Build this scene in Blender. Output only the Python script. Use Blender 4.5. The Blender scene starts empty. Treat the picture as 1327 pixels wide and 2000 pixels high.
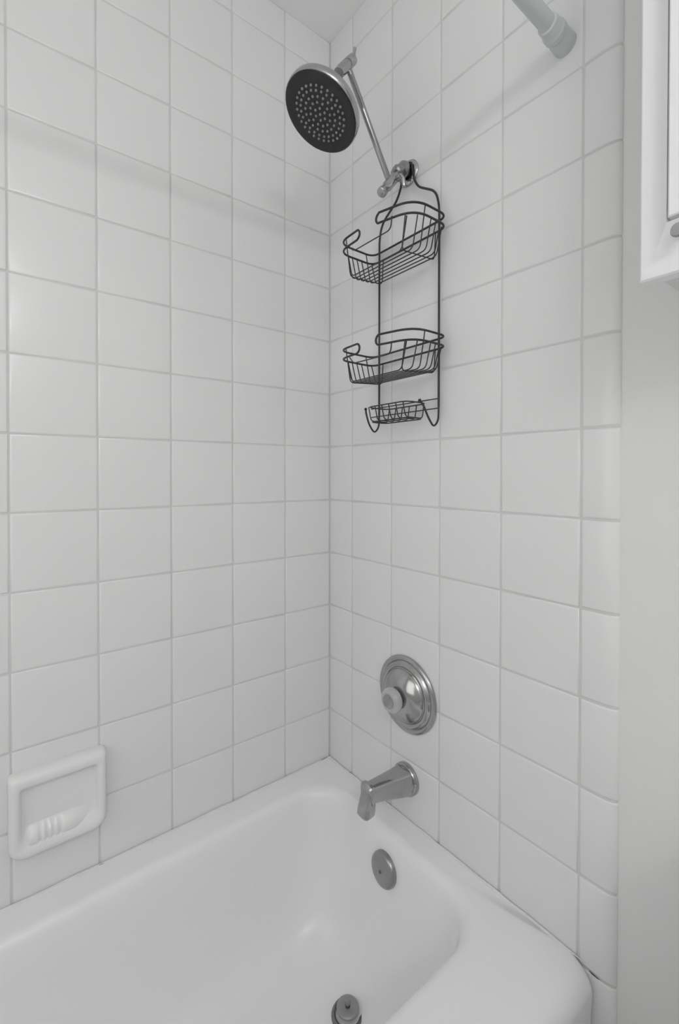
import bpy, math, random
from mathutils import Vector, Matrix

random.seed(7)
SC = bpy.context.scene
COL = SC.collection
PI = math.pi
Z0 = 1.12                       # height of the reference grout course above the floor

# ------------------------------------------------------------------ camera
F_PX, W_PX = 903.97, 1327.0
yaw, pitch, roll = 0.6638, -0.0110, 0.0007
fw = Vector((math.sin(yaw) * math.cos(pitch), math.cos(yaw) * math.cos(pitch), math.sin(pitch)))
rt = Vector((math.cos(yaw), -math.sin(yaw), 0))
up = rt.cross(fw)
r2 = rt * math.cos(roll) + up * math.sin(roll)
u2 = up * math.cos(roll) - rt * math.sin(roll)
cam_d = bpy.data.cameras.new('camera')
cam = bpy.data.objects.new('camera', cam_d)
COL.objects.link(cam)
m = Matrix((r2, u2, -fw)).transposed().to_4x4()
m.translation = Vector((-0.8063, -1.0765, 0.0762 + Z0))
cam.matrix_world = m
cam_d.sensor_fit = 'HORIZONTAL'
cam_d.sensor_width = 36.0
cam_d.lens = F_PX * 36.0 / W_PX
cam_d.shift_y = -65.2 / W_PX
cam_d.clip_start = 0.01
SC.camera = cam

# ------------------------------------------------------------------ world, lamps, exposure
wd = bpy.data.worlds.new('world')
SC.world = wd
wd.use_nodes = True
wd.node_tree.nodes['Background'].inputs[0].default_value = (0.8, 0.82, 0.84, 1)
wd.node_tree.nodes['Background'].inputs[1].default_value = 0.3


def area(name, loc, target, sx, sy, power, color=(1, 1, 1)):
    d = bpy.data.lights.new(name, 'AREA')
    d.shape = 'RECTANGLE'
    d.size, d.size_y = sx, sy
    d.energy = power
    d.color = color
    o = bpy.data.objects.new(name, d)
    COL.objects.link(o)
    o.location = loc
    o.rotation_euler = (Vector(target) - Vector(loc)).to_track_quat('-Z', 'Y').to_euler()
    return o


def globe(name, loc, power, radius=0.06):
    d = bpy.data.lights.new(name, 'POINT')
    d.energy = power
    d.shadow_soft_size = radius
    o = bpy.data.objects.new(name, d)
    COL.objects.link(o)
    o.location = loc
    return o


# three globes of the vanity light on the wall behind the camera, plus an added soft fill light over the foot of the tub
for gx in (-1.27, -1.08, -0.89):
    globe('vanity_globe', (gx, -2.02, 0.99 + Z0), 4.15, 0.028)
area('foot_wall_fill', (-1.515, -0.62, 0.20 + Z0), (0.0, -0.62, 0.20 + Z0), 0.75, 1.10, 3.0)

SC.view_settings.view_transform = 'Standard'
SC.view_settings.look = 'None'
SC.view_settings.gamma = 1.0
SC.view_settings.use_curve_mapping = False
SC.view_settings.exposure = -0.06
SC.cycles.max_bounces = 14
SC.cycles.diffuse_bounces = 8
SC.cycles.glossy_bounces = 6


# ------------------------------------------------------------------ materials
def mat(name, color, rough=0.4, metal=0.0, coat=0.0, vary=0.03, vscale=6.0, bump=0.0, bscale=80.0, trans=0.0, spec=0.5):
    mt = bpy.data.materials.new(name)
    mt.use_nodes = True
    nt = mt.node_tree
    b = nt.nodes['Principled BSDF']
    b.inputs['Roughness'].default_value = rough
    b.inputs['Metallic'].default_value = metal
    b.inputs['Coat Weight'].default_value = coat
    b.inputs['Coat Roughness'].default_value = 0.05
    b.inputs['Transmission Weight'].default_value = trans
    b.inputs['Specular IOR Level'].default_value = spec
    tc = nt.nodes.new('ShaderNodeTexCoord')
    nz = nt.nodes.new('ShaderNodeTexNoise')
    nz.inputs['Scale'].default_value = vscale
    nz.inputs['Detail'].default_value = 3
    nt.links.new(tc.outputs['Object'], nz.inputs['Vector'])
    mx = nt.nodes.new('ShaderNodeMix')
    mx.data_type = 'RGBA'
    mx.inputs[6].default_value = (*[c * (1 - vary) for c in color], 1)
    mx.inputs[7].default_value = (*[min(1, c * (1 + vary)) for c in color], 1)
    nt.links.new(nz.outputs['Fac'], mx.inputs[0])
    nt.links.new(mx.outputs[2], b.inputs['Base Color'])
    if bump:
        n2 = nt.nodes.new('ShaderNodeTexNoise')
        n2.inputs['Scale'].default_value = bscale
        nt.links.new(tc.outputs['Object'], n2.inputs['Vector'])
        bp = nt.nodes.new('ShaderNodeBump')
        bp.inputs['Strength'].default_value = bump
        bp.inputs['Distance'].default_value = 0.002
        nt.links.new(n2.outputs['Fac'], bp.inputs['Height'])
        nt.links.new(bp.outputs['Normal'], b.inputs['Normal'])
    return mt


M = {
    'tile': mat('white_glazed_tile', (0.80, 0.80, 0.80), 0.18, spec=0.42, vary=0.012, vscale=4, bump=0.04, bscale=25),
    'tile_warm': mat('warm_white_glazed_tile', (0.80, 0.797, 0.786), 0.20, spec=0.40, vary=0.012, vscale=4),
    'grout': mat('pale_grey_grout', (0.66, 0.66, 0.65), 0.85, vary=0.08, vscale=9),
    'dark_gap': mat('dark_joint', (0.10, 0.10, 0.10), 0.9),
    'paint': mat('white_wall_paint', (0.78, 0.78, 0.775), 0.55, vary=0.01, bump=0.05, bscale=140),
    'ceiling': mat('ceiling_paint', (0.92, 0.92, 0.92), 0.8, vary=0.01),
    'floor': mat('pale_vinyl_floor', (0.62, 0.61, 0.60), 0.5, vary=0.1),
    'enamel': mat('white_tub_enamel', (0.88, 0.88, 0.885), 0.26, vary=0.01, vscale=3),
    'soap': mat('white_soap_dish_ceramic', (0.83, 0.83, 0.83), 0.18, vary=0.01),
    'caulk': mat('white_caulk', (0.78, 0.78, 0.77), 0.6, vary=0.05, vscale=30),
    'chrome': mat('brushed_chrome', (0.45, 0.45, 0.447), 0.16, metal=1.0, vary=0.04, vscale=20),
    'chrome_dull': mat('dull_nickel', (0.36, 0.36, 0.355), 0.3, metal=1.0, vary=0.06, vscale=30),
    'bronze': mat('dark_worn_metal', (0.21, 0.21, 0.21), 0.35, metal=0.8, vary=0.12, vscale=40),
    'acrylic': mat('clear_acrylic_knob', (0.86, 0.87, 0.87), 0.12, trans=0.55, vary=0.01),
    'black': mat('black_spray_face', (0.014, 0.0145, 0.015), 0.30, vary=0.15, vscale=30),
    'rubber': mat('grey_rubber_nozzle', (0.30, 0.30, 0.30), 0.35, vary=0.1, vscale=60),
    'wire': mat('dark_coated_wire', (0.030, 0.030, 0.031), 0.4, vary=0.1, vscale=40),
    'rod': mat('pale_grey_green_plastic', (0.60, 0.64, 0.625), 0.35, vary=0.01),
    'cabinet': mat('white_cabinet_lacquer', (0.90, 0.90, 0.905), 0.3, vary=0.008),
    'knob_grey': mat('grey_knob_paint', (0.36, 0.36, 0.36), 0.5),
    'cabinet_in': mat('cabinet_carcass_white', (0.75, 0.75, 0.75), 0.4, vary=0.01),
}


# ------------------------------------------------------------------ mesh helpers (geometry is given in world metres)
class MB:
    def __init__(self):
        self.v, self.f = [], []

    def add(self, vs, fs):
        k = len(self.v)
        self.v += [tuple(p) for p in vs]
        self.f += [tuple(i + k for i in q) for q in fs]

    def box(self, x0, x1, y0, y1, z0, z1):
        vs = [(x, y, z) for x in (x0, x1) for y in (y0, y1) for z in (z0, z1)]
        self.add(vs, [(0, 1, 3, 2), (4, 6, 7, 5), (0, 4, 5, 1), (2, 3, 7, 6), (0, 2, 6, 4), (1, 5, 7, 3)])

    def rings(self, rings, cap0=True, cap1=True):
        n = len(rings[0])
        k = len(self.v)
        fs = []
        for i in range(len(rings) - 1):
            for j in range(n):
                a, b = i * n + j, i * n + (j + 1) % n
                fs.append((a, b, b + n, a + n))
        vs = [p for r in rings for p in r]
        if cap0:
            fs.append(tuple(range(n - 1, -1, -1)))
        if cap1:
            fs.append(tuple(range((len(rings) - 1) * n, len(rings) * n)))
        self.add(vs, fs)

    def tube(self, pts, r, n=8, closed=False):
        pts = [Vector(p) for p in pts]
        rs = r if isinstance(r, (list, tuple)) else [r] * len(pts)
        m_ = len(pts)
        tg = []
        for i in range(m_):
            a = pts[(i - 1) % m_] if (closed or i) else pts[0]
            b = pts[(i + 1) % m_] if (closed or i < m_ - 1) else pts[-1]
            tg.append((b - a).normalized())
        ref = Vector((0, 0, 1)) if abs(tg[0].z) < 0.9 else Vector((1, 0, 0))
        nrm = (ref - tg[0] * ref.dot(tg[0])).normalized()
        rings = []
        for i in range(m_):
            nrm = (nrm - tg[i] * nrm.dot(tg[i])).normalized()
            bi = tg[i].cross(nrm)
            rings.append([pts[i] + (nrm * math.cos(2 * PI * j / n) + bi * math.sin(2 * PI * j / n)) * rs[i] for j in range(n)])
        if closed:
            nn = [p for rg in rings for p in rg]
            fs = []
            for i in range(m_):
                i2 = (i + 1) % m_
                # align the seam ring
                sh = 0
                if i2 == 0:
                    sh = min(range(n), key=lambda s: (rings[0][s] - rings[-1][0]).length)
                for j in range(n):
                    fs.append((i * n + j, i * n + (j + 1) % n, i2 * n + (j + 1 + sh) % n, i2 * n + (j + sh) % n))
            self.add(nn, fs)
        else:
            self.rings(rings)

    def lathe(self, prof, org, axis, n=32, cap0=True, cap1=True):
        ax = Vector(axis).normalized()
        ref = Vector((0, 0, 1)) if abs(ax.z) < 0.9 else Vector((0, 1, 0))
        a = (ref - ax * ref.dot(ax)).normalized()
        b = ax.cross(a)
        org = Vector(org)
        self.rings([[org + ax * h + (a * math.cos(2 * PI * j / n) + b * math.sin(2 * PI * j / n)) * max(r, 1e-5)
                     for j in range(n)] for r, h in prof], cap0, cap1)

    def build(self, name, material, parent=None, smooth=True, angle=40, **props):
        off = Vector(parent['org']) if parent is not None and 'org' in parent else Vector((0, 0, 0))
        me = bpy.data.meshes.new(name)
        me.from_pydata([tuple(Vector(p) - off) for p in self.v], [], self.f)
        import bmesh
        bm = bmesh.new()
        bm.from_mesh(me)
        bmesh.ops.recalc_face_normals(bm, faces=bm.faces)
        if smooth:
            lim = math.radians(angle)
            for fc in bm.faces:
                fc.smooth = True
            for e in bm.edges:
                if len(e.link_faces) == 2 and e.calc_face_angle(0) > lim:
                    e.smooth = False
        bm.to_mesh(me)
        bm.free()
        me.materials.append(material)
        o = bpy.data.objects.new(name, me)
        COL.objects.link(o)
        if parent is not None:
            o.parent = parent
            o['org'] = tuple(off)
        for k, v in props.items():
            o[k] = v
        return o


def thing(name, org, label, category, group=None):
    o = bpy.data.objects.new(name, None)
    o.empty_display_size = 0.05
    COL.objects.link(o)
    o.location = org
    o['org'] = tuple(org)
    o['label'] = label
    o['category'] = category
    if group:
        o['group'] = group
    return o


def fillet(pts, r, seg=6, closed=False):
    """round the corners of a polyline"""
    P = [Vector(p) for p in pts]
    n = len(P)
    rs = r if isinstance(r, (list, tuple)) else [r] * n
    out = []
    for i in range(n):
        if not closed and i in (0, n - 1):
            out.append(P[i])
            continue
        a, b, c = P[i - 1], P[i], P[(i + 1) % n]
        u, w = (a - b), (c - b)
        d = min(rs[i], u.length * 0.49, w.length * 0.49)
        p0, p1 = b + u.normalized() * d, b + w.normalized() * d
        for k in range(seg + 1):
            t = k / seg
            out.append(p0 * (1 - t) ** 2 + b * 2 * t * (1 - t) + p1 * t * t)
    return out


def rrect(x0, x1, y0, y1, r, z, nc=9, ns=6):
    """rounded rectangle ring, the same number of points for any size"""
    r = min(r, (x1 - x0) / 2 - 1e-4, (y1 - y0) / 2 - 1e-4)
    cs = [(x1 - r, y1 - r, 0), (x0 + r, y1 - r, PI / 2), (x0 + r, y0 + r, PI), (x1 - r, y0 + r, 3 * PI / 2)]
    out = []
    for i, (cx, cy, a0) in enumerate(cs):
        for k in range(nc):
            a = a0 + PI / 2 * k / (nc - 1)
            out.append(Vector((cx + r * math.cos(a), cy + r * math.sin(a), z)))
        nx, ny, na = cs[(i + 1) % 4]
        e = Vector((nx + r * math.cos(na), ny + r * math.sin(na), z))
        s = out[-1].copy()
        for k in range(1, ns):
            out.append(s.lerp(e, k / ns))
    return out


def structure(o):
    o['kind'] = 'structure'
    return o


# ------------------------------------------------------------------ room shell
T = 0.1524                       # tile pitch (six inch)
CEIL = 1.3135 + Z0
XL, YB = -1.53, -2.30            # far ends of the room
b = MB(); b.box(XL - 0.1, 0.13, YB - 0.1, 0.13, -0.1, 0.0)
floor = structure(b.build('floor', M['floor'], smooth=False))
b = MB(); b.box(XL - 0.1, 0.13, YB - 0.1, 0.13, CEIL, CEIL + 0.1)
ceiling = structure(b.build('ceiling', M['ceiling'], smooth=False))
b = MB(); b.box(XL - 0.1, 0.13, 0.010, 0.13, 0.0, CEIL)
wall_left = structure(b.build('wall_left', M['paint'], smooth=False))
b = MB(); b.box(0.010, 0.13, YB - 0.1, 0.010, 0.0, CEIL)
wall_right = structure(b.build('wall_right', M['paint'], smooth=False))
b = MB(); b.box(XL - 0.1, 0.010, YB - 0.1, YB, 0.0, CEIL)
structure(b.build('wall_back', M['paint'], smooth=False))
b = MB(); b.box(XL - 0.1, XL, YB, 0.010, 0.0, CEIL)
structure(b.build('wall_far_end', M['paint'], smooth=False))

# invented window frame round the added fill light at the tub foot
b = MB()
for y0, y1, z0, z1 in ((-1.03, -0.21, 0.75, 0.80), (-1.03, -0.21, -0.40, -0.35), (-1.04, -0.995, -0.40, 0.80), (-0.245, -0.20, -0.40, 0.80)):
    b.box(XL, XL + 0.03, y0, y1, z0 + Z0, z1 + Z0)
structure(b.build('fill_frame_1', M['paint'], smooth=False))

# grout beds
b = MB(); b.box(XL, 0.0013, 0.0013, 0.0099, 0.30, CEIL - 0.001)
b.build('grout', M['grout'], wall_left, smooth=False)

GAP = 0.0013                     # half a joint
TILE_CACHE = {}


BULL = 0.026


def bull_curve(inset):
    """the free edge of a bullnose tile: (distance past the start of the roll, depth)"""
    out = []
    for k in range(0, 11):
        a = k / 10 * PI / 2
        out.append(((BULL - inset) * math.sin(a) ** 0.95, -inset - (0.0112 - inset) * (1 - math.cos(a) ** 0.9)))
    return out


def tile_mesh(w, h, bull=False):
    key = (round(w, 4), round(h, 4), bull)
    if key in TILE_CACHE:
        return TILE_CACHE[key]
    # local: u right, v up, outward = +n ; face at n = 0
    prof = [(0.0, -0.0085), (0.0, -0.0022), (0.0006, -0.0009), (0.0018, -0.00025), (0.0042, 0.0)]
    vs, fs = [], []
    for ins, d in prof:
        x0, x1, y0, y1 = GAP + ins, w - GAP - ins, GAP + ins, h - GAP - ins
        vs += [(x0, y0, d), (x1, y0, d), (x1, y1, d), (x0, y1, d)]
    for i in range(len(prof) - 1):
        for j in range(4):
            a, b_ = i * 4 + j, i * 4 + (j + 1) % 4
            fs.append((a, b_, b_ + 4, a + 4))
    k = (len(prof) - 1) * 4
    fs.append((k, k + 1, k + 2, k + 3))
    if bull:
        # free edge at u = w rolls back to the wall
        vs, fs = [], []
        cols = [(GAP, -0.0085), (GAP, -0.0022), (GAP + 0.0008, -0.0008), (GAP + 0.004, 0.0), (w - BULL - 0.003, 0.0)]
        cols += [(w - BULL + u_, d_) for u_, d_ in bull_curve(0.0)]
        rows = [(GAP, -0.003), (GAP + 0.0012, -0.0007), (GAP + 0.004, 0.0), (h - GAP - 0.004, 0.0), (h - GAP - 0.0012, -0.0007), (h - GAP, -0.003)]
        nc = len(cols)
        for v, dv in rows:
            for u, d in cols:
                vs.append((u, v, d + dv))
        for r in range(len(rows) - 1):
            for c in range(nc - 1):
                a = r * nc + c
                fs.append((a, a + 1, a + 1 + nc, a + nc))
    me = bpy.data.meshes.new('tile')
    me.from_pydata(vs, [], fs)
    for p in me.polygons:
        p.use_smooth = True
    me.materials.append(M['tile'])
    TILE_CACHE[key] = me
    return me


def place_tile(parent, me, org, u, n, tilt, material=None):
    o = bpy.data.objects.new('tile', me)
    COL.objects.link(o)
    u = Vector(u); n = Vector(n); v = n.cross(u)
    mm = Matrix((u, v, n)).transposed().to_4x4()
    mm = mm @ Matrix.Rotation(random.gauss(0, tilt), 4, 'X') @ Matrix.Rotation(random.gauss(0, tilt), 4, 'Y')
    mm.translation = Vector(org)
    o.parent = parent
    o.matrix_local = mm
    if material:
        o.material_slots[0].link = 'OBJECT'
        o.material_slots[0].material = material
    return o


TILT = math.radians(0.10)
rows = list(range(-5, 9))


def row_span(j):
    z0, z1 = j * T + Z0, (j + 1) * T + Z0
    return z0, min(z1, CEIL + GAP)


# grout bed of the right wall follows the rolled edge
b = MB()
y_roll = -0.7103 - 0.0592 + BULL
sec = [(0.0099, 0.0013), (0.0013, 0.0013)] + [(-d_, y_roll - u_) for u_, d_ in bull_curve(0.0013)]
b.rings([[Vector((x_, y_, z_)) for x_, y_ in sec] for z_ in (0.0, CEIL - 0.001)])
b.build('grout', M['grout'], wall_right)

# left wall: u runs towards +x, seen from -y (n = -y)
edges = [0.0] + [-(0.1502 + k * T) for k in range(9)] + [XL]
for j in rows:
    z0, z1 = row_span(j)
    for k in range(len(edges) - 1):
        xr, xl = edges[k], edges[k + 1]
        place_tile(wall_left, tile_mesh(xr - xl, z1 - z0), (xl, 0.0, z0), (1, 0, 0), (0, -1, 0), TILT)
# right wall: u runs towards -y (n = -x)
edges = [0.0, 0.1007, 0.2531, 0.4055, 0.5579, 0.7103]
for j in rows:
    z0, z1 = row_span(j)
    for k in range(len(edges) - 1):
        place_tile(wall_right, tile_mesh(edges[k + 1] - edges[k], z1 - z0), (0.0, -edges[k], z0), (0, -1, 0), (-1, 0, 0), TILT)
for j in range(-8, 9):
    z0, z1 = row_span(j)
    z0 = max(z0, 0.0)
    warm = M['tile_warm'] if j in (1, 2, 3) else None
    place_tile(wall_right, tile_mesh(0.0592, z1 - z0, True), (0.0, -0.7103, z0), (0, -1, 0), (-1, 0, 0), TILT * 0.4, warm)

# ------------------------------------------------------------------ bathtub
RIM = -0.75 + Z0
tub = thing('bathtub', (-0.76, -0.37, 0.0), 'white enamelled bathtub with a wide rounded rim set against both tiled walls', 'bathtub')
b = MB()
ow = -0.0012                      # at the walls
xl = XL + 0.002
rings = [rrect(xl, ow, -0.736, ow, 0.012, 0.0), rrect(xl, ow, -0.736, ow, 0.012, 0.17)]
rings.append(rrect(xl, ow, -0.738, ow, 0.014, 0.30))
R = 0.032
for k in range(0, 8):
    a = k / 7 * PI / 2
    rings.append(rrect(xl, ow, -0.740 + R * (1 - math.cos(a)), ow, 0.014 + 0.010 * math.sin(a), RIM - R + R * math.sin(a)))
prof = [(0.0, 0.0), (0.005, -0.0008), (0.010, -0.003), (0.015, -0.0075), (0.0185, -0.014), (0.021, -0.024), (0.024, -0.045),
        (0.028, -0.09), (0.034, -0.15), (0.043, -0.21), (0.053, -0.25), (0.066, -0.281), (0.083, -0.302), (0.105, -0.316), (0.135, -0.324), (0.19, -0.328)]
for ins, dz in prof:
    t = min(1.0, -dz / 0.33)
    rings.append(rrect(-1.455 + ins + 0.20 * t, -0.048 - ins * 1.05, -0.588 + ins, -0.062 - ins, 0.095 + 0.25 * ins, RIM + dz))
b.rings(rings, True, True)
b.build('basin', M['enamel'], tub, angle=60)
# overflow plate on the end wall, drain on the basin floor
b = MB()
b.lathe([(0.037, -0.004), (0.037, 0.002), (0.0355, 0.006), (0.031, 0.0085), (0.018, 0.0105), (0.0, 0.011)],
        (-0.0805, -0.314, -0.828 + Z0), (-1, 0, 0.10), 32)
ovf = b.build('overflow_plate', M['chrome_dull'], tub, label='round domed metal overflow plate', angle=60)
for s in (-1,):
    b = MB()
    b.lathe([(0.0032, 0.0), (0.0032, 0.0018), (0.002, 0.0026), (0.0, 0.0026)], (-0.0912, -0.313, -0.829 + Z0), (-1, 0, 0.10), 10)
    b.build('screw', M['bronze'], ovf)
DZ = RIM - 0.328
dr = (-0.193, -0.322, DZ)
b = MB()
b.lathe([(0.0350, -0.004), (0.0350, 0.003), (0.0332, 0.0065), (0.0295, 0.0085), (0.0262, 0.0070), (0.0250, -0.003)], dr, (0, 0, 1), 32)
b.build('drain_flange', M['bronze'], tub)
b = MB()
b.lathe([(0.012, -0.002), (0.012, 0.013), (0.0220, 0.0145), (0.0240, 0.017), (0.0236, 0.0205), (0.021, 0.0225), (0.014, 0.024), (0.0, 0.0245)], dr, (0, 0, 1), 28)
stopper = b.build('drain_stopper', M['chrome_dull'], tub, label='dull metal lift stopper with a small knob in the drain')
b = MB()
b.lathe([(0.0035, 0.023), (0.0035, 0.026), (0.0058, 0.0275), (0.0060, 0.030), (0.0045, 0.0325), (0.0, 0.033)], dr, (0, 0, 1), 16)
b.build('knob', M['chrome_dull'], stopper)
# caulk beads
b = MB()
n = 40
for k in range(n):
    pass
b.tube([(XL + 0.01 + (0 - XL - 0.012) * i / n, -0.0040, RIM + 0.0000 + 0.0006 * math.sin(i * 1.7)) for i in range(n + 1)], [0.0034 + 0.0004 * math.sin(i * 2.3) for i in range(n + 1)], 8)
b.build('caulk', M['caulk'], tub)
b = MB()
b.tube([(-0.0036, -0.004 - 0.716 * i / n, RIM + 0.0000 + 0.0006 * math.sin(i * 1.3)) for i in range(n + 1)], [min(1, (n - i) / 3 + 0.15) * 0.0030 + 0.0003 * math.sin(i * 1.9) for i in range(n + 1)], 8)
b.build('caulk', M['caulk'], tub)
# dark flecks of worn caulk near the corner and at the front end
b = MB()
for (p0, p1, r) in (((-0.034, -0.0050, RIM + 0.0035), (-0.012, -0.0052, RIM + 0.0048), 0.0012),
                    ((-0.0052, -0.0968, RIM + 0.004), (-0.0052, -0.1035, RIM + 0.0065), 0.0014),
                    ((-0.60, -0.0056, RIM + 0.002), (-0.612, -0.0056, RIM + 0.002), 0.0009),
                    ((-0.50, -0.0056, RIM + 0.002), (-0.511, -0.0056, RIM + 0.002), 0.0008),
                    ((-0.675, -0.0056, RIM + 0.002), (-0.683, -0.0056, RIM + 0.002), 0.0009)):
    p0, p1 = Vector(p0), Vector(p1)
    b.tube([p0, p0.lerp(p1, 0.3), p0.lerp(p1, 0.7), p1], [r * 0.3, r, r * 0.9, r * 0.2], 6)
b.build('caulk_flecks', M['knob_grey'], tub, kind='stuff')
b = MB()
b.tube([(0.0, -0.729, RIM - 0.0105), (-0.0003, -0.734, RIM - 0.0115), (-0.0002, -0.742, RIM - 0.012), (0.0005, -0.7465, RIM - 0.012)], [0.0004, 0.0011, 0.0008, 0.0002], 6)
b.build('open_joint', M['dark_gap'], wall_right, label='dark open joint in the bullnose tiles beside the tub')

# ------------------------------------------------------------------ soap dish on the left wall
sx0, sx1, sz0, sz1 = -0.766, -0.597, -0.660 + Z0, -0.497 + Z0
dish = thing('soap_dish', ((sx0 + sx1) / 2, 0.0, sz0), 'white ceramic soap dish with a recessed ribbed tray on the left tiled wall', 'soap dish')


def wall_ring(x0, x1, z0, z1, r, y, rb=None):
    pts = rrect(x0, x1, z0, z1, r, 0, 7, 5)
    return [Vector((p.x, y, p.y)) for p in pts]


b = MB()
D = 0.027


def dish_ring(l, rr_, bt, tp, y, rb, rtp):
    """ring of the dish face: small upper corners, large lower corners"""
    x0, x1, z0, z1 = sx0 + l, sx1 - rr_, sz0 + bt, sz1 - tp
    out = []
    cs = [(x1, z1, rtp, 0), (x0, z1, rtp, 1), (x0, z0, rb, 2), (x1, z0, rb, 3)]
    cen = [(x1 - rtp, z1 - rtp), (x0 + rtp, z1 - rtp), (x0 + rb, z0 + rb), (x1 - rb, z0 + rb)]
    pts = []
    for (cx_, cz_), (_, _, r_, q) in zip(cen, cs):
        for k in range(8):
            a = PI / 2 * q + PI / 2 * k / 7
            pts.append(Vector((cx_ + r_ * math.cos(a), y, cz_ + r_ * math.sin(a))))
    for i in range(len(pts)):
        p, q = pts[i], pts[(i + 1) % len(pts)]
        out.append(p)
        if i % 8 == 7:
            out += [p.lerp(q, t / 5) for t in range(1, 5)]
    return out


rings = [dish_ring(0, 0, 0, 0, -0.0002, 0.026, 0.010), dish_ring(0, 0, 0, 0, -0.010, 0.026, 0.010)]
for k in range(1, 7):
    a = k / 6 * PI / 2
    e = 1 - math.cos(a)
    rings.append(dish_ring(0.010 * e, 0.010 * e, 0.012 * e, 0.014 * e, -0.010 - (D - 0.010) * math.sin(a), 0.026 - 0.004 * e, 0.010))
rings += [dish_ring(0.0145, 0.0135, 0.0170, 0.0225, -D + 0.0006, 0.020, 0.008),
          dish_ring(0.0180, 0.0165, 0.0230, 0.0255, -D + 0.0035, 0.017, 0.007),
          dish_ring(0.0205, 0.0185, 0.0310, 0.0265, -D + 0.0085, 0.015, 0.006),
          dish_ring(0.0220, 0.0200, 0.0400, 0.0275, -D + 0.0135, 0.013, 0.006),
          dish_ring(0.0250, 0.0230, 0.0500, 0.0300, -D + 0.0165, 0.011, 0.006),
          dish_ring(0.0330, 0.0310, 0.0620, 0.0380, -D + 0.0175, 0.008, 0.005)]
b.rings(rings, False, True)
b.build('frame', M['soap'], dish, angle=70)
# rounded tray lip across the lower part, grooved by drain ribs at its left half
b = MB()
rr = []
NX = 49
for i in range(NX):
    t = i / (NX - 1)
    x = sx0 + 0.0215 + (sx1 - sx0 - 0.047) * t
    e = min(1.0, min(t / 0.13, (1 - t) / 0.34))
    e = e * e * (3 - 2 * e)
    g = 0.0
    if 0.20 < t < 0.56:
        g = 0.0050 * max(0.0, math.sin((t - 0.20) / 0.36 * 4 * 2 * PI - PI / 2) * 0.5 + 0.5)
    prof_l = [(0.058, -0.0085), (0.052, -0.0120), (0.046, -0.0185 + g * 0.8), (0.040, -0.0225 + g), (0.033, -0.0235 + g), (0.026, -0.0225 + g * 0.6), (0.020, -0.0190)]
    rr.append([Vector((x, -0.0085 + (y + 0.0085) * (0.25 + 0.75 * e) - 0.0015, sz0 + z - 0.004 * (1 - e))) for z, y in prof_l])
k = len(rr[0])
b.add([p for r in rr for p in r], [(i * k + j, i * k + j + 1, (i + 1) * k + j + 1, (i + 1) * k + j) for i in range(NX - 1) for j in range(k - 1)])
b.build('ribbed_tray', M['soap'], dish, angle=80)

# ------------------------------------------------------------------ shower valve
YC = -0.311
VZ = -0.449 + Z0
valve = thing('shower_valve', (0.0, YC, VZ), 'round stepped chrome mixer plate with clear knob above the tub spout', 'shower valve')
b = MB()
b.lathe([(0.089, 0.0), (0.0905, 0.003), (0.0895, 0.007), (0.086, 0.0095), (0.081, 0.0100), (0.0785, 0.0085), (0.0765, 0.0105), (0.0745, 0.0145),
         (0.071, 0.0165), (0.067, 0.0160), (0.0645, 0.0145), (0.0625, 0.016)], (0, YC, VZ), (-1, 0, 0), 64, True, False)
b.build('escutcheon_rim', M['chrome'], valve, angle=50)
b = MB()
b.lathe([(0.0630, 0.0145), (0.0625, 0.0175), (0.058, 0.022), (0.050, 0.0285), (0.040, 0.0345), (0.030, 0.038), (0.021, 0.0395), (0.0, 0.0398)], (0, YC, VZ), (-1, 0, 0), 64)
b.build('dome', M['chrome'], valve, angle=50)
b = MB()
b.lathe([(0.014, 0.036), (0.014, 0.040), (0.017, 0.043)], (0, YC, VZ), (-1, 0, 0), 24)
b.build('stem', M['chrome_dull'], valve)
b = MB()
b.lathe([(0.017, 0.0405), (0.0250, 0.043), (0.0283, 0.048), (0.0290, 0.054), (0.0275, 0.060), (0.023, 0.0645), (0.0195, 0.066), (0.0175, 0.065), (0.0, 0.065)], (0, YC, VZ), (-1, 0, 0), 32)
knob = b.build('knob', M['acrylic'], valve, label='pale clear round knob')
b = MB()
b.lathe([(0.0158, 0.0648), (0.0158, 0.0660), (0.0140, 0.0667), (0.0, 0.0669)], (0, YC, VZ), (-1, 0, 0), 24)
b.build('index_cap', M['chrome'], knob)

# ------------------------------------------------------------------ tub spout
SZ = -0.652 + Z0
spout = thing('tub_spout', (0.0, YC, SZ), 'tapered chrome tub spout with a down-turned tip below the mixer plate', 'tub spout')
b = MB()
b.lathe([(0.0365, 0.0), (0.0375, 0.003), (0.0372, 0.010), (0.0350, 0.0128), (0.0310, 0.0135), (0.0302, 0.0155), (0.028, 0.0165)], (0, YC, SZ), (-1, 0, 0), 40)
b.build('wall_flange', M['chrome'], spout)


def sect(c, d, hw, hh, n=28, ex=3.6):
    c, d = Vector(c), Vector(d).normalized()
    side = Vector((0, 1, 0))
    upv = side.cross(d) * -1
    out = []
    for j in range(n):
        a = 2 * PI * (j + 0.5) / n
        ca, sa = math.cos(a), math.sin(a)
        out.append(c + side * hw * math.copysign(abs(ca) ** (2 / ex), ca) + upv * hh * math.copysign(abs(sa) ** (2 / ex), sa))
    return out


def sp(x, z, dx, dz, hw, hh):
    return sect((x, YC, z + Z0), (dx, 0, dz), hw, hh)


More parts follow.
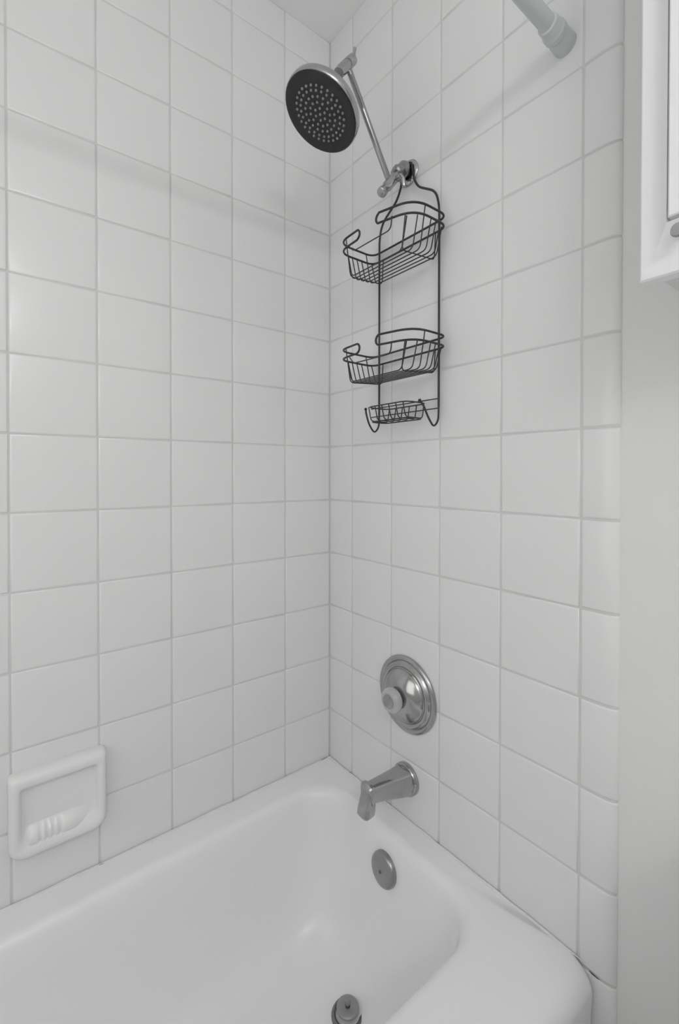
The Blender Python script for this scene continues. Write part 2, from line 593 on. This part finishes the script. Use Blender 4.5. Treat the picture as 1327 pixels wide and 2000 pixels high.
b = MB()
b.rings([sp(-0.0135, -0.652, -1, 0, 0.0295, 0.0300), sp(-0.022, -0.651, -1, 0.1, 0.0282, 0.029), sp(-0.045, -0.6475, -1, 0.14, 0.0252, 0.0262), sp(-0.075, -0.6425, -1, 0.14, 0.0218, 0.0230),
         sp(-0.105, -0.6380, -1, 0.12, 0.0188, 0.0204), sp(-0.127, -0.6355, -1, 0.1, 0.0172, 0.0190)], True, True)
b.build('body', M['chrome'], spout, angle=35)
b = MB()
b.rings([sp(-0.1230, -0.6360, -1, 0.1, 0.0172, 0.0190), sp(-0.1245, -0.6352, -1, 0.1, 0.0206, 0.0226), sp(-0.1300, -0.6350, -1, 0.0, 0.0206, 0.0226), sp(-0.1325, -0.6358, -1, -0.1, 0.0174, 0.0185)], True, True)
b.build('collar', M['chrome'], spout, angle=35)
b = MB()
b.rings([sp(-0.1270, -0.6250, 0, -1, 0.0140, 0.0060), sp(-0.1270, -0.6330, 0, -1, 0.0160, 0.0090), sp(-0.1275, -0.6450, 0, -1, 0.0168, 0.0125), sp(-0.1288, -0.6560, 0, -1, 0.0174, 0.0148),
         sp(-0.1310, -0.6680, 0, -1, 0.0184, 0.0160), sp(-0.1325, -0.6775, 0, -1, 0.0178, 0.0160), sp(-0.1330, -0.6825, 0, -1, 0.0140, 0.0125), sp(-0.1330, -0.670, 0, -1, 0.0120, 0.0105)], True, True)
b.build('nozzle', M['chrome'], spout, angle=35)

# ------------------------------------------------------------------ shower head on its adjustable arm
HY = -0.312
head = thing('overhead_shower', (0.0, HY, 0.775 + Z0), 'round black-faced shower head on a long jointed chrome arm', 'shower head')


def hp(x, z, y=HY):
    return Vector((x, y, z + Z0))


b = MB()
b.lathe([(0.0290, 0.0), (0.0295, 0.0025), (0.0275, 0.0055), (0.022, 0.0080), (0.0095, 0.0092)], hp(0, 0.783), (-1, 0, 0), 32)
b.build('wall_flange', M['chrome'], head)
b = MB()
ax = (hp(-0.0905, 0.7035) - hp(-0.026, 0.782)).normalized()
b.tube(fillet([hp(-0.005, 0.783), hp(-0.022, 0.784), hp(-0.050, 0.753)], 0.014, 6), 0.0098, 14)
b.build('supply_pipe', M['chrome'], head)
b = MB()
b.lathe([(0.0098, 0.0158), (0.0182, 0.0164), (0.0196, 0.021), (0.0180, 0.028), (0.0110, 0.032)], hp(0, 0.783), (-1, 0, 0), 28)
b.build('pipe_sleeve', M['chrome_dull'], head)
b = MB()
o0 = hp(-0.0300, 0.7775)
b.lathe([(0.0130, 0.0), (0.0175, 0.003), (0.0175, 0.016), (0.0130, 0.019)], o0, ax, 8)
b.build('union_nut', M['chrome_dull'], head, angle=30)
b = MB()
L = (hp(-0.0905, 0.7035) - o0).length
b.lathe([(0.0095, 0.017), (0.0108, 0.020), (0.0108, 0.030), (0.0118, 0.031), (0.0118, L - 0.030), (0.0100, L - 0.027), (0.0100, L - 0.012), (0.0115, L - 0.010), (0.0115, L - 0.002), (0.0085, L)], o0, ax, 20)
b.build('lower_joint', M['chrome'], head)
b = MB()
b.tube([hp(-0.052, 0.748, HY - 0.008), hp(-0.052, 0.746, HY - 0.022)], 0.006, 12)
b.tube([hp(-0.052, 0.748, HY - 0.022), hp(-0.049, 0.738, HY - 0.027), hp(-0.045, 0.724, HY - 0.027)], [0.0052, 0.0058, 0.0045], 10)
b.build('wing_knob', M['chrome'], head)
# extension arm
e0, e1 = hp(-0.0640, 0.738), hp(-0.1840, 0.928)
b = MB()
dirn = (e1 - e0).normalized()
side = dirn.cross(Vector((0, 1, 0))).normalized()
rg = []
for t in (0, 0.02, 0.5, 0.98, 1.0):
    c = e0.lerp(e1, t)
    s = 0.8 if t in (0, 1.0) else 1.0
    rg.append([c + (side * 0.0068 * math.cos(2 * PI * j / 14) + Vector((0, 1, 0)) * 0.0062 * math.sin(2 * PI * j / 14)) * s for j in range(14)])
b.rings(rg)
arm = b.build('extension_arm', M['chrome_dull'], head)
b = MB()
q0, q1 = e0.lerp(e1, 0.66), e0.lerp(e1, 0.95)
off = Vector((-0.0042, -0.0045, -0.0020))
b.tube([q0 + off, q0.lerp(q1, 0.1) + off, q0.lerp(q1, 0.9) + off, q1 + off], [0.0006, 0.0016, 0.0016, 0.0008], 8)
b.build('slot', M['bronze'], arm)
# upper joint
u0, u1 = hp(-0.1720, 0.957), hp(-0.2130, 0.905)
ax2 = (u1 - u0).normalized()
L2 = (u1 - u0).length
b = MB()
b.lathe([(0.0075, 0.0), (0.0112, 0.003), (0.0112, 0.016), (0.0098, 0.018), (0.0098, 0.024), (0.0115, 0.026), (0.0115, L2 - 0.012), (0.0100, L2 - 0.008), (0.0100, L2)], u0, ax2, 18)
b.build('upper_joint', M['chrome'], head)
b = MB()
w0 = hp(-0.171, 0.955)
b.tube([w0, w0 + Vector((0.002, 0, 0.016)), w0 + Vector((0.003, 0, 0.026))], [0.0040, 0.0030, 0.0042], 10)
b.build('wing_knob', M['chrome'], head)
# head
hc = Vector((-0.260, -0.316, 0.797 + Z0))
hn = Vector((-0.483, 0.065, -0.872)).normalized()
nk = u1 - ax2 * 0.004
b = MB()
b.tube([nk, nk.lerp(hc - hn * 0.040, 0.35), nk.lerp(hc - hn * 0.040, 0.7), hc - hn * 0.034], [0.0100, 0.0125, 0.0135, 0.0180], 16)
b.build('ball_neck', M['bronze'], head, label='dark swivel neck behind the head')
b = MB()
b.lathe([(0.0765, 0.0015), (0.0792, -0.001), (0.0800, -0.006), (0.0792, -0.014), (0.075, -0.020), (0.062, -0.027), (0.040, -0.033), (0.020, -0.038), (0.0, -0.040)], hc, hn, 56, False, True)
b.build('shell', M['chrome'], head, angle=50)
b = MB()
b.lathe([(0.0775, -0.002), (0.0780, 0.0008), (0.0765, 0.0024), (0.073, 0.0026), (0.064, 0.0020), (0.057, 0.0008), (0.0, 0.0012)], hc, hn, 56)
face = b.build('spray_face', M['black'], head, label='matte black spray face')
b = MB()
ta = hn.cross(Vector((0, 1, 0))).normalized()
tb = hn.cross(ta)
for r, k in ((0.0, 1), (0.0115, 6), (0.0222, 12), (0.0330, 18), (0.0437, 24), (0.0525, 28)):
    for i in range(k):
        a = 2 * PI * i / k + r * 20
        c = hc + ta * r * math.cos(a) + tb * r * math.sin(a)
        b.lathe([(0.0026, 0.0005), (0.0022, 0.0030), (0.0012, 0.0040)], c, hn, 8, False, True)
b.build('nozzles', M['rubber'], face, kind='stuff')

# ------------------------------------------------------------------ wire shower caddy
CY = -0.318
FX = -0.0125
cad = thing('shower_caddy', (FX, CY, 0.20 + Z0), 'dark wire shower caddy with two baskets hanging from the shower pipe', 'caddy')


def cp(u, v, z):
    """u: to the right along the wall, v: out from the wall"""
    return Vector((FX - v, CY - u, z + Z0))


WR, WT = 0.0026, 0.00135
# main frame: one wire, hooked over the pipe
fr = [cp(-0.095, 0, 0.222), cp(-0.095, 0, 0.660), cp(-0.085, 0, 0.695), cp(-0.034, 0, 0.728), cp(-0.021, 0, 0.752), cp(-0.0155, 0.000, 0.780),
      cp(-0.0125, 0.000, 0.7970), cp(0.0125, 0.000, 0.7970), cp(0.0155, 0.000, 0.780), cp(0.021, 0, 0.752), cp(0.034, 0, 0.728), cp(0.085, 0, 0.695), cp(0.095, 0, 0.660), cp(0.095, 0, 0.222)]
b = MB()
b.tube(fillet(fr, [0, 0.03, 0.03, 0.02, 0.012, 0.01, 0.012, 0.012, 0.01, 0.012, 0.02, 0.03, 0.03, 0], 5), WR, 10)
b.build('frame', M['wire'], cad)


def basket(zt, zf):
    """a basket: hairpin rail with an opening at the front, floor wires turned up at the ends, uprights"""
    hw, hr, dp, dz = 0.1195, 0.1180, 0.114, 0.0215
    holder = bpy.data.objects.new('basket', None)
    COL.objects.link(holder)
    holder.parent = cad
    holder['org'] = cad['org']
    uA, uB = -0.047, 0.037       # rail ends either side of the gap
    def rail(z):
        return fillet([cp(uA, dp, z), cp(-hw, dp - 0.004, z), cp(-hw, -0.001, z), cp(hr, -0.001, z), cp(hr, dp - 0.012, z), cp(uB, dp + 0.010, z)], [0, 0.045, 0.025, 0.026, 0.065, 0], 9)
    lo, hi = rail(zt - dz), rail(zt)
    zm = zt - dz / 2
    endA = [cp(uA + 0.0105 * math.sin(PI * q / 8), dp + 0.001, zm + dz / 2 * math.cos(PI * q / 8)) for q in range(1, 8)]
    endB = [cp(uB - 0.0105 * math.sin(PI * q / 8), dp + 0.009, zm - dz / 2 * math.cos(PI * q / 8)) for q in range(1, 8)]
    loop = hi[::-1] + endA + lo + endB
    loop = loop
    b = MB()
    b.tube(loop, WR * 0.92, 8, closed=True)
    b.build('rail', M['wire'], holder)
    # floor wires, parallel to the wall, both ends turned up to the lower rail
    zl = zt - dz
    for i in range(7):
        v = 0.008 + i * 0.0150
        el = (0.004, 0, 0, 0, 0, 0.003, 0.018)[i]
        er = (0.010, 0.002, 0, 0, 0.003, 0.010, 0.026)[i]
        zfi = zf - 0.0013 * i
        b = MB()
        b.tube(fillet([cp(-hw + el, v, zt if i == 1 else zl), cp(-hw + el + 0.017, v, zfi), cp(hr - er - 0.014, v, zfi), cp(hr - er, v, zt if i == 4 else zl)], 0.012, 4), WT, 6)
        b.build('floor_wire', M['wire'], holder)
    # cross wires under the floor, up to the rails in front and at the back
    for u, du, fv, zq in ((-0.082, -0.006, dp - 0.001, zt), (0.084, 0.014, dp - 0.006, zl)):
        b = MB()
        b.tube(fillet([cp(u, -0.001, zl), cp(u, 0.003, zf - 0.003), cp(u, dp - 0.010, zf - 0.011), cp(u + du, fv, zq)], 0.010, 4), WT, 6)
        b.build('cross_wire', M['wire'], holder)
    # low front guard under the gap
    b = MB()
    b.tube(fillet([cp(-0.085, dp - 0.010, zl), cp(-0.058, dp, zl - 0.020), cp(0.066, dp + 0.004, zl - 0.024), cp(0.072, dp + 0.007, zl)], 0.012, 5), WT, 6)
    b.build('front_guard', M['wire'], holder)
    return holder


basket(0.6260, 0.547)
basket(0.3700, 0.300)

# soap tray and razor hooks at the foot of the frame
tray = bpy.data.objects.new('soap_tray', None)
COL.objects.link(tray)
tray.parent = cad
tray['org'] = cad['org']
for z in (0.240, 0.219):
    b = MB()
    b.tube([cp(-0.122, 0.002, z), cp(0.0955, 0.002, z)], WT, 6)
    b.build('back_wire', M['wire'], tray)
b = MB()
b.tube(fillet([cp(-0.062, 0.004, 0.232), cp(0.066, 0.004, 0.232), cp(0.066, 0.070, 0.232), cp(-0.062, 0.070, 0.232)], 0.020, 5, True), WT * 1.1, 8, closed=True)
b.build('rim', M['wire'], tray)
b = MB()
b.tube(fillet([cp(-0.062, 0.010, 0.198), cp(0.060, 0.010, 0.198), cp(0.060, 0.060, 0.198), cp(-0.062, 0.060, 0.198)], 0.016, 5, True), WT * 1.1, 8, closed=True)
b.build('base_ring', M['wire'], tray)
for i in range(6):
    u = -0.056 + i * 0.0222
    b = MB()
    b.tube(fillet([cp(u, 0.003, 0.232), cp(u, 0.008, 0.200), cp(u, 0.062, 0.200), cp(u, 0.070, 0.232)], 0.008, 4), WT, 6)
    b.build('tray_wire', M['wire'], tray)
for s in (-1, 1):
    b = MB()
    u = 0.095 * s
    path = fillet([cp(u, 0, 0.225), cp(u, 0.001, 0.192), cp(u, 0.016, 0.176), cp(u, 0.034, 0.196), cp(u - 0.003 * s, 0.046, 0.222), cp(u - 0.008 * s, 0.052, 0.232)], 0.014, 6)
    b.tube(path, WR * 0.85, 8)
    e = path[-1]
    b.lathe([(0.0, -0.0038), (0.0027, -0.0027), (0.0038, 0.0), (0.0027, 0.0027), (0.0, 0.0038)], e, (0, 0, 1), 10)
    b.build('razor_hook', M['wire'], cad)

# ------------------------------------------------------------------ shower curtain rod
RY, RZ = -0.680, 0.818 + Z0
rod = thing('shower_curtain_rod', (0.0, RY, RZ), 'pale grey-green shower curtain rod with stepped end cap high on the right wall', 'curtain rod')
b = MB()
b.tube([(-0.03, RY, RZ), (-0.5, RY, RZ), (-1.0, RY, RZ), (XL + 0.03, RY, RZ)], 0.0135, 24)
b.build('tube', M['rod'], rod)
for x0, s in ((0.0, -1), (XL, 1)):
    b = MB()
    b.lathe([(0.0190, 0.0), (0.0192, 0.004), (0.0182, 0.030), (0.0170, 0.0325)], (x0, RY, RZ), (s, 0, 0), 32)
    b.build('end_cap', M['rod'], rod)
    b = MB()
    b.lathe([(0.0172, 0.0310), (0.0196, 0.0335), (0.0194, 0.0420), (0.0176, 0.0440), (0.0165, 0.0620), (0.0140, 0.0640)], (x0, RY, RZ), (s, 0, 0), 32)
    b.build('collar', M['rod'], rod)

# ------------------------------------------------------------------ wall cabinet, upper right
CD = 0.165                       # door front from the wall
cy1, cz0 = -0.8535, 0.3105 + Z0  # near left edge, lower edge
cabw, cabh = 0.42, 0.70
cabo = thing('wall_cabinet', (0.010, cy1 - cabw / 2, cz0), 'white wall cabinet with a raised panel door at the upper right', 'cabinet')
b = MB()
b.box(-CD + 0.021, 0.0095, cy1 - cabw + 0.012, cy1 - 0.012, cz0 + 0.010, cz0 + cabh - 0.010)
b.build('carcass', M['cabinet_in'], cabo, smooth=False)
b = MB()


def door_ring(iy, izb, izt, x):
    return [Vector((x, cy1 - iy, cz0 + izb)), Vector((x, cy1 - cabw + iy, cz0 + izb)), Vector((x, cy1 - cabw + iy, cz0 + cabh - izt)), Vector((x, cy1 - iy, cz0 + cabh - izt))]


b.rings([door_ring(0.0, 0.0, 0.0, -CD + 0.020), door_ring(0.0, 0.0, 0.0, -CD + 0.003), door_ring(0.002, 0.002, 0.002, -CD + 0.0005), door_ring(0.004, 0.004, 0.004, -CD),
         door_ring(0.009, 0.014, 0.014, -CD), door_ring(0.014, 0.022, 0.022, -CD - 0.0012), door_ring(0.019, 0.031, 0.031, -CD - 0.0036), door_ring(0.024, 0.039, 0.039, -CD - 0.0070), door_ring(0.0285, 0.047, 0.047, -CD - 0.0112), door_ring(0.033, 0.0545, 0.0545, -CD - 0.0160), door_ring(0.0335, 0.0555, 0.0555, -CD - 0.005)], True, True)
door = b.build('door', M['cabinet'], cabo, smooth=True, angle=20)
b = MB()
b.rings([door_ring(0.035, 0.0585, 0.0585, -CD - 0.004), door_ring(0.035, 0.0585, 0.0585, -CD - 0.0175), door_ring(0.0365, 0.060, 0.060, -CD - 0.0190)], True, True)
b.build('raised_panel', M['cabinet'], door, smooth=True, angle=20)
# dark pull knob in the lower corner of the door
kx, ky, kz = -CD - 0.006, cy1 - 0.0455, cz0 + 0.0405
b = MB()
b.lathe([(0.0035, 0.0), (0.0035, 0.007), (0.0070, 0.009), (0.0082, 0.012), (0.0070, 0.0155), (0.0, 0.0165)], (kx, ky, kz), (-1, 0, 0), 20)
b.build('knob', M['knob_grey'], door, label='small grey pull knob')

# ------------------------------------------------------------------ toilet beside the tub (just outside the frame; its tank shades the wall)
toi = thing('toilet', (-0.25, -1.17, 0.0), 'white close-coupled toilet standing beside the tub under the wall cabinet', 'toilet')
b = MB()
b.rings([rrect(-0.195, -0.004, -1.36, -0.975, 0.03, 0.385), rrect(-0.205, -0.003, -1.375, -0.962, 0.035, 0.50), rrect(-0.210, -0.002, -1.380, -0.955, 0.035, 0.725)])
b.build('tank', M['enamel'], toi)
b = MB()
b.rings([rrect(-0.220, 0.004, -1.388, -0.947, 0.035, 0.726), rrect(-0.222, 0.005, -1.390, -0.945, 0.035, 0.745), rrect(-0.216, 0.002, -1.384, -0.951, 0.035, 0.757)])
b.build('tank_lid', M['enamel'], toi)
b = MB()
b.tube([(-0.208, -1.02, 0.66), (-0.228, -1.02, 0.66), (-0.230, -1.055, 0.655), (-0.230, -1.09, 0.65)], [0.009, 0.008, 0.007, 0.008], 10)
b.build('flush_lever', M['chrome'], toi)


def oval(x0, x1, hw, z, n=40):
    cx_ = (x0 + x1) / 2
    return [Vector((cx_ + (x1 - x0) / 2 * math.cos(2 * PI * k / n), -1.17 + hw * math.sin(2 * PI * k / n) * (1 + 0.10 * math.cos(2 * PI * k / n)), z)) for k in range(n)]


b = MB()
b.rings([oval(-0.56, -0.10, 0.105, 0.0), oval(-0.55, -0.10, 0.095, 0.06), oval(-0.56, -0.08, 0.10, 0.16), oval(-0.64, -0.04, 0.16, 0.30), oval(-0.68, -0.03, 0.182, 0.375), oval(-0.68, -0.03, 0.180, 0.39),
         oval(-0.63, -0.24, 0.125, 0.39), oval(-0.60, -0.27, 0.10, 0.30), oval(-0.52, -0.34, 0.05, 0.22)])
b.build('bowl', M['enamel'], toi, angle=60)
b = MB()
b.rings([oval(-0.685, -0.235, 0.185, 0.393), oval(-0.688, -0.235, 0.187, 0.412), oval(-0.680, -0.24, 0.180, 0.432), oval(-0.60, -0.30, 0.12, 0.437)])
b.build('seat_lid', M['soap'], toi)
